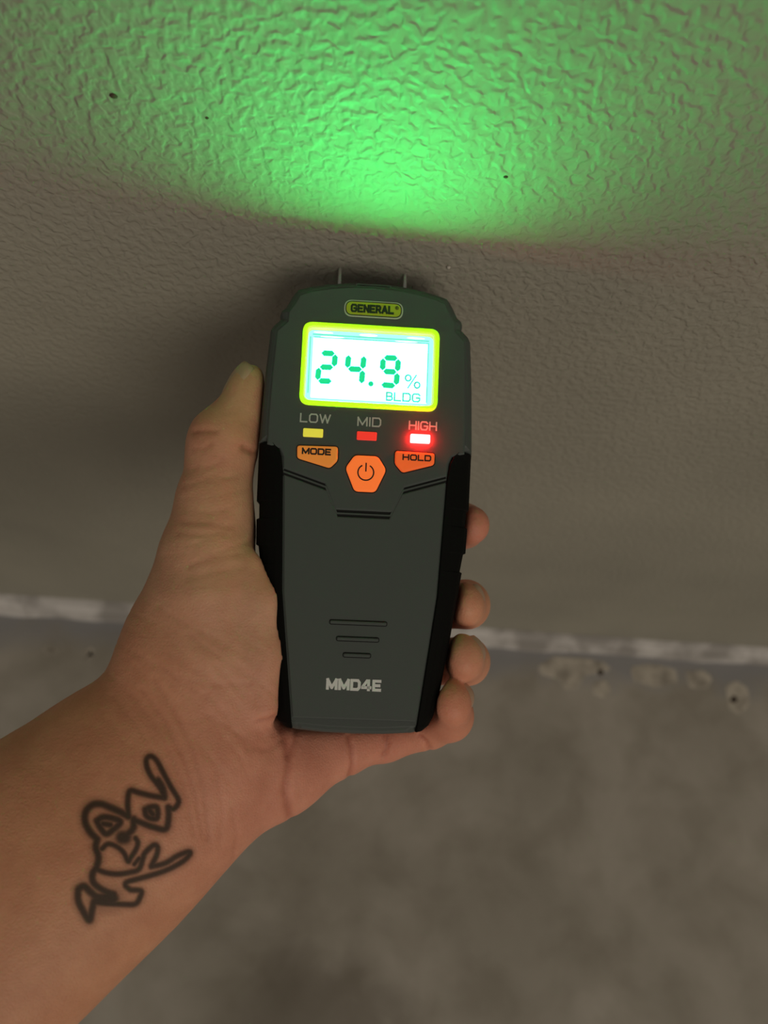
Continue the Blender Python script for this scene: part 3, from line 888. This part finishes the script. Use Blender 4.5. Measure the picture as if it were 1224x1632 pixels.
# relax the lattice a little
def relax(V, Q, it, lam=0.5):
    E = np.concatenate([Q[:, [0, 1]], Q[:, [1, 2]], Q[:, [2, 3]], Q[:, [3, 0]]])
    for _ in range(it):
        S = np.zeros_like(V); n_ = np.zeros(len(V))
        for c in range(3):
            S[:, c] = np.bincount(E[:, 0], V[E[:, 1], c], len(V)) + np.bincount(E[:, 1], V[E[:, 0], c], len(V))
        n_ = np.bincount(E[:, 0], minlength=len(V)) + np.bincount(E[:, 1], minlength=len(V))
        V = V + lam * (S / np.maximum(1, n_)[:, None] - V)
    return V
HV = relax(HV, HQ, 6)
def vnormals(V, Q):
    fn = np.cross(V[Q[:, 2]] - V[Q[:, 0]], V[Q[:, 3]] - V[Q[:, 1]])
    N = np.stack([sum(np.bincount(Q[:, k], fn[:, c], len(V)) for k in range(4)) for c in range(3)], 1)
    return N / (np.linalg.norm(N, axis=1)[:, None] + 1e-9)
HN = vnormals(HV, HQ)

# skin creases pressed into the surface
def seg_dist(P, line):
    d = np.full(len(P), 1e9)
    for a, b in zip(np.array(line[:-1], float), np.array(line[1:], float)):
        e = b - a; t = np.clip(((P - a) @ e) / (e @ e), 0, 1)
        d = np.minimum(d, np.linalg.norm(P - a - t[:, None] * e, axis=1))
    return d
PX = to_px(HV)
front = np.clip(HN[:, 2] * 2.0 + 0.3, 0, 1)
CREASES = [  # polyline in photo pixels, width px, depth mm
    ([(444, 1138), (428, 1147), (410, 1150)], 3.5, 0.7), ([(447, 1155), (458, 1185), (460, 1215), (454, 1260), (462, 1300)], 7, 0.9),
    ([(472, 1160), (470, 1180), (461, 1205)], 4, 0.5),
    ([(555, 1172), (561, 1195), (562, 1220), (556, 1242)], 4, 1.0), ([(613, 1168), (617, 1185), (612, 1204)], 4, 1.0),
    ([(668, 1172), (678, 1182), (684, 1194)], 4, 0.9),
    ([(306, 689), (325, 686), (344, 688)], 4, 0.7), ([(306, 716), (325, 716), (338, 708)], 4, 0.35), ([(330, 745), (350, 738), (356, 730)], 4, 0.25),
    ([(412, 722), (400, 719), (388, 712)], 5, 1.1),
    ([(290, 832), (330, 834), (372, 842)], 5, 0.3), ([(284, 850), (325, 852), (360, 850)], 5, 0.3), ([(300, 902), (340, 890), (380, 882)], 5, 0.35),
    ([(320, 890), (350, 880), (400, 862)], 4, 0.25), ([(298, 920), (340, 912), (390, 905)], 5, 0.2),
    ([(205, 1105), (245, 1155), (275, 1210), (297, 1270), (310, 1330)], 4, 0.30), ([(225, 1100), (262, 1150), (290, 1205), (312, 1270), (322, 1330)], 4, 0.35),
    ([(245, 1085), (285, 1150), (306, 1195), (325, 1260), (333, 1340)], 5, 0.35), ([(180, 1110), (222, 1165), (250, 1215)], 4, 0.22),
    ([(300, 1010), (322, 1030), (350, 1048)], 4, 0.2), ([(270, 1040), (300, 1065), (340, 1085)], 4, 0.2), ([(255, 1060), (290, 1090), (330, 1112)], 4, 0.22),
    ([(300, 1085), (350, 1092), (400, 1090)], 5, 0.2), ([(330, 1140), (365, 1160), (400, 1185), (420, 1195)], 5, 0.25),
    ([(395, 1195), (425, 1195), (450, 1180)], 4, 0.25), ([(370, 1290), (378, 1330), (372, 1365)], 4, 0.25), ([(345, 1230), (355, 1290), (350, 1350)], 4, 0.2),
]
disp = np.zeros(len(HV))
for line, wd, dp in CREASES:
    disp += dp * np.exp(-(seg_dist(PX, line) / wd) ** 2) * front
# fine skin folds across the thenar and wrist
r1 = rng.uniform(0, 1, (46, 5))
for a, b, c_, d_, e_ in r1:
    x0, y0 = 180 + a * 230, 930 + b * 330
    th = math.radians(25 + (y0 - 930) / 330 * 40 + (c_ - 0.5) * 16); ln = 25 + d_ * 55
    line = [(x0 - ln * math.cos(th), y0 - ln * math.sin(th)), (x0, y0 + 3), (x0 + ln * math.cos(th), y0 + ln * math.sin(th))]
    disp += (0.09 + 0.14 * e_) * np.exp(-(seg_dist(PX, line) / 2.8) ** 2) * front
for a, b, c_, d_, e_ in rng.uniform(0, 1, (22, 5)):
    x0, y0 = 275 + a * 110, 740 + b * 160
    th = math.radians(-12 + (c_ - 0.5) * 24); ln = 15 + d_ * 30
    line = [(x0 - ln * math.cos(th), y0 - ln * math.sin(th)), (x0, y0 + 2), (x0 + ln * math.cos(th), y0 + ln * math.sin(th))]
    disp += (0.08 + 0.14 * e_) * np.exp(-(seg_dist(PX, line) / 2.8) ** 2) * front
HV = HV - HN * disp[:, None]
HN = vnormals(HV, HQ)

person = obj('person', HV, HQ, M['skin'], None, True, POSE)
tag(person, 'left hand gripping the moisture meter, bare forearm with a small tattoo', 'person')
# natural colour of the skin: pinker heel, fingertips and knuckles, tanned forearm
base_c = np.array([0.46, 0.245, 0.150])
tints = [((395, 1250), 120, (0.52, 0.235, 0.165)), ((720, 1130), 50, (0.52, 0.22, 0.14)), ((735, 1050), 40, (0.52, 0.26, 0.165)), ((740, 965), 40, (0.50, 0.25, 0.15)),
         ((765, 838), 40, (0.46, 0.18, 0.125)), ((620, 1190), 60, (0.52, 0.225, 0.155)), ((500, 1215), 60, (0.52, 0.235, 0.16)), ((390, 620), 50, (0.48, 0.30, 0.17)),
         ((335, 690), 50, (0.46, 0.22, 0.14)), ((400, 980), 90, (0.49, 0.30, 0.195)), ((120, 1330), 160, (0.43, 0.215, 0.12)), ((330, 800), 70, (0.47, 0.27, 0.165)),
         ((200, 1150), 90, (0.44, 0.215, 0.12))]
W_ = np.full(len(HV), 0.25); col = base_c[None, :] * 0.25
col = np.repeat(col, len(HV), 0)
for (x, y), s_, c_ in tints:
    g = np.exp(-(((PX[:, 0] - x) ** 2 + (PX[:, 1] - y) ** 2) / (2 * s_ * s_)))
    col += g[:, None] * np.array(c_)[None, :]; W_ += g
col /= W_[:, None]
col *= np.array([1.60, 1.49, 1.51])
for line, wd, dp in CREASES:      # skin is redder in its folds
    g = np.exp(-(seg_dist(PX, line) / (wd * 0.8)) ** 2) * front * min(1.0, dp * 1.1)
    col *= 1 - g[:, None] * np.array([0.22, 0.34, 0.36])[None, :]
ca = person.data.color_attributes.new('tint', 'FLOAT_COLOR', 'POINT')
ca.data.foreach_set('color', np.concatenate([col, np.ones((len(col), 1))], 1).ravel())

bvh = BVHTree.FromPolygons([Vector(v) for v in HV], [tuple(int(i) for i in q) for q in HQ])
def cam_local():
    q = CAM - ORG; return Vector((q @ EX, q @ EY, q @ EN))
CL = cam_local()

# fingernails: curved plates lying on the finger ends
def nail(center, nrm, tipdir, ln, wd, lift=0.18):
    nrm = Vector(nrm).normalized(); t = Vector(tipdir); t = (t - nrm * t.dot(nrm)).normalized(); s_ = nrm.cross(t)
    c = Vector(center); V = []; Fc = []; nu, nv = 10, 8; ok = True
    for j in range(nv + 1):
        v = -1 + 2 * j / nv
        for i in range(nu + 1):
            u = -1 + 2 * i / nu
            sq = math.sqrt(max(0.0, 1 - 0.45 * v * v)) if v > 0 else math.sqrt(max(0.0, 1 - 0.3 * v * v))
            p = c + t * (v * ln / 2 * math.sqrt(1 - 0.35 * u * u)) + s_ * (u * wd / 2 * sq)
            q = p - nrm * (wd * (1.0 / 1.25) * (1 - math.sqrt(max(0.05, 1 - (u * 0.5 / 0.8) ** 2)))) - nrm * (0.9 * max(0.0, v) ** 2 + 0.25 * v * v)
            edge_ = max(abs(u), abs(v)) > 0.99
            V.append(tuple(q + nrm * (lift if not edge_ else lift * 0.3)))
    n1 = len(V)
    V += [tuple(Vector(p) - nrm * 0.9) for p in V]
    for j in range(nv):
        for i in range(nu):
            a = j * (nu + 1) + i
            Fc.append((a, a + 1, a + nu + 2, a + nu + 1)); Fc.append((n1 + a, n1 + a + nu + 1, n1 + a + nu + 2, n1 + a + 1))
    rim = [i for i in range(nu + 1)] + [j * (nu + 1) + nu for j in range(1, nv + 1)] + [nv * (nu + 1) + i for i in range(nu - 1, -1, -1)] + [j * (nu + 1) for j in range(nv - 1, 0, -1)]
    for a, b in zip(rim, rim[1:] + rim[:1]):
        Fc.append((a, b, n1 + b, n1 + a))
    o = obj('fingernail', V, Fc, M['nail'], person, True)
    return o
def surf(px, py, z, nrm):
    p = Vector(H(px, py, z)); nrm = Vector(nrm).normalized()
    h = bvh.ray_cast(p + nrm * 25, -nrm, 60)
    return h[0] if h[0] is not None else p
for px, py, z, nr, td, ln, wd in (
    (388, 612, -10, (-0.76, 0.36, 0.52), (0.42, 0.9, 0.0), 14, 13),
    (747, 838, -26, (0.95, 0.0, 0.1), (-0.1, 0, 1), 10, 9),
    (743, 955, -16, (0.95, 0.15, 0.30), (-0.35, 0.0, 1), 11, 10),
    (738, 1042, -11, (0.90, 0.25, 0.42), (-0.42, 0.05, 1), 11, 11),
    (722, 1114, -8, (0.80, 0.45, 0.45), (-0.40, 0.1, 1), 10, 10),
):
    nail(surf(px, py, z, nr), nr, td, ln, wd)

# tattoo on the inner wrist: ink laid on the skin
T5 = lambda pts: [(100 + x / 5.264, 1180 + y / 5.264) for x, y in pts]
INK = [
    ([(850, 480), (830, 420), (780, 350), (735, 290), (705, 215), (705, 155), (745, 135), (795, 180), (850, 285), (910, 395), (965, 485), (968, 530), (930, 575), (890, 560)], 20),
    ([(855, 485), (740, 465), (640, 440), (565, 425), (545, 520), (552, 630)], 21), ([(885, 560), (888, 650), (862, 745), (760, 728), (660, 692), (590, 665)], 23),
    ([(800, 340), (835, 400), (850, 470)], 28),
    ([(690, 580), (735, 560), (790, 565), (792, 650), (740, 655), (700, 630), (690, 580)], 22), ([(730, 590), (755, 620)], 22),
    ([(552, 640), (480, 600), (400, 565), (320, 535), (245, 545), (192, 605), (190, 690), (230, 770), (290, 830)], 26),
    ([(285, 675), (340, 645), (420, 655), (485, 685), (430, 745), (365, 785), (320, 740), (285, 675)], 24), ([(340, 700), (400, 710)], 22),
    ([(595, 660), (590, 740), (530, 800)], 26), ([(500, 815), (520, 815)], 58),
    ([(290, 830), (278, 900), (300, 980), (285, 1060), (250, 1120), (256, 1190), (310, 1240), (380, 1275), (430, 1290)], 25),
    ([(330, 910), (380, 870), (450, 890), (510, 940), (548, 1015), (570, 985), (612, 920), (630, 860), (610, 820)], 19),
    ([(280, 1080), (360, 1110), (460, 1122), (560, 1108), (640, 1080), (672, 990), (690, 945), (760, 880), (795, 895), (788, 960), (742, 1055)], 20),
    ([(742, 1060), (860, 1030), (960, 970), (1050, 935), (1068, 950), (1020, 1005), (930, 1060), (840, 1100), (740, 1132), (640, 1160), (540, 1188), (528, 1222), (570, 1255)], 20),
    ([(570, 1255), (655, 1262), (650, 1310), (608, 1372), (500, 1375), (380, 1370), (280, 1360)], 20),
    ([(135, 1245), (180, 1225), (235, 1275), (300, 1315), (420, 1300)], 28), ([(130, 1250), (130, 1340), (170, 1430), (222, 1510), (242, 1440), (262, 1350)], 26),
    ([(290, 1335), (420, 1325)], 52), ([(640, 990), (600, 1040)], 16),
]
def smooth_line(P, n_=5):
    P = np.array(P, float)
    if len(P) < 3: return P
    Q = np.concatenate([[2 * P[0] - P[1]], P, [2 * P[-1] - P[-2]]]); out = []
    for i in range(1, len(Q) - 2):
        for t in np.linspace(0, 1, n_ + 1)[:-1]:
            a, b, c, d = Q[i - 1:i + 3]
            out.append(0.5 * (2 * b + (c - a) * t + (2 * a - 5 * b + 4 * c - d) * t * t + (3 * b - a - 3 * c + d) * t ** 3))
    return np.array(out + [P[-1]])
STEP = 1.25
ux = np.arange(112, 322, STEP); uy = np.arange(1192, 1484, STEP)
GX, GY = np.meshgrid(ux, uy, indexing='ij'); GP = np.stack([GX.ravel(), GY.ravel()], 1)
ink = np.zeros(len(GP)); halo = np.zeros(len(GP))
for line, wd in INK:
    d = seg_dist(GP, smooth_line(T5(line))); r_ = wd / 5.264
    halo = np.maximum(halo, 0.30 * np.exp(-(d / (r_ * 2.1)) ** 2))
    ink = np.maximum(ink, np.clip(1.25 - d / (r_ * 1.12) * 0.80, 0, 1) if wd < 40 else np.clip(1.5 - d / r_ * 1.1, 0, 1))
ink = (ink * ink * (3 - 2 * ink)) * 0.64
ink = 1 - (1 - ink) * (1 - halo)
keep = ink > 0.045
vid = -np.ones(len(GP), int); TV = []; TI = []
ny_ = len(uy)
need = keep.reshape(len(ux), ny_).copy(); nn = need.copy()
nn[1:] |= need[:-1]; nn[:-1] |= need[1:]; need = nn.copy(); nn[:, 1:] |= need[:, :-1]; nn[:, :-1] |= need[:, 1:]
for i in np.flatnonzero(nn.ravel()):
    tgt = Vector(H(GP[i, 0], GP[i, 1], 0)); dr = (tgt - CL).normalized()
    h = bvh.ray_cast(CL, dr, 600)
    if h[0] is None: continue
    nrm = h[1] if h[1].dot(dr) < 0 else -h[1]
    vid[i] = len(TV); TV.append(tuple(h[0] + nrm * 0.14)); TI.append(float(ink[i]))
TF = []
vg = vid.reshape(len(ux), ny_)
for i in range(len(ux) - 1):
    for j in range(ny_ - 1):
        q = (vg[i, j], vg[i + 1, j], vg[i + 1, j + 1], vg[i, j + 1])
        if min(q) >= 0 and max(TI[k] for k in q) > 0.045:
            TF.append(q)
tat = obj('tattoo', TV, TF, M['ink'], person, True)
tag(tat, 'dark outline tattoo of interlaced shapes')
ia = tat.data.attributes.new('ink', 'FLOAT', 'POINT')
ia.data.foreach_set('value', TI)
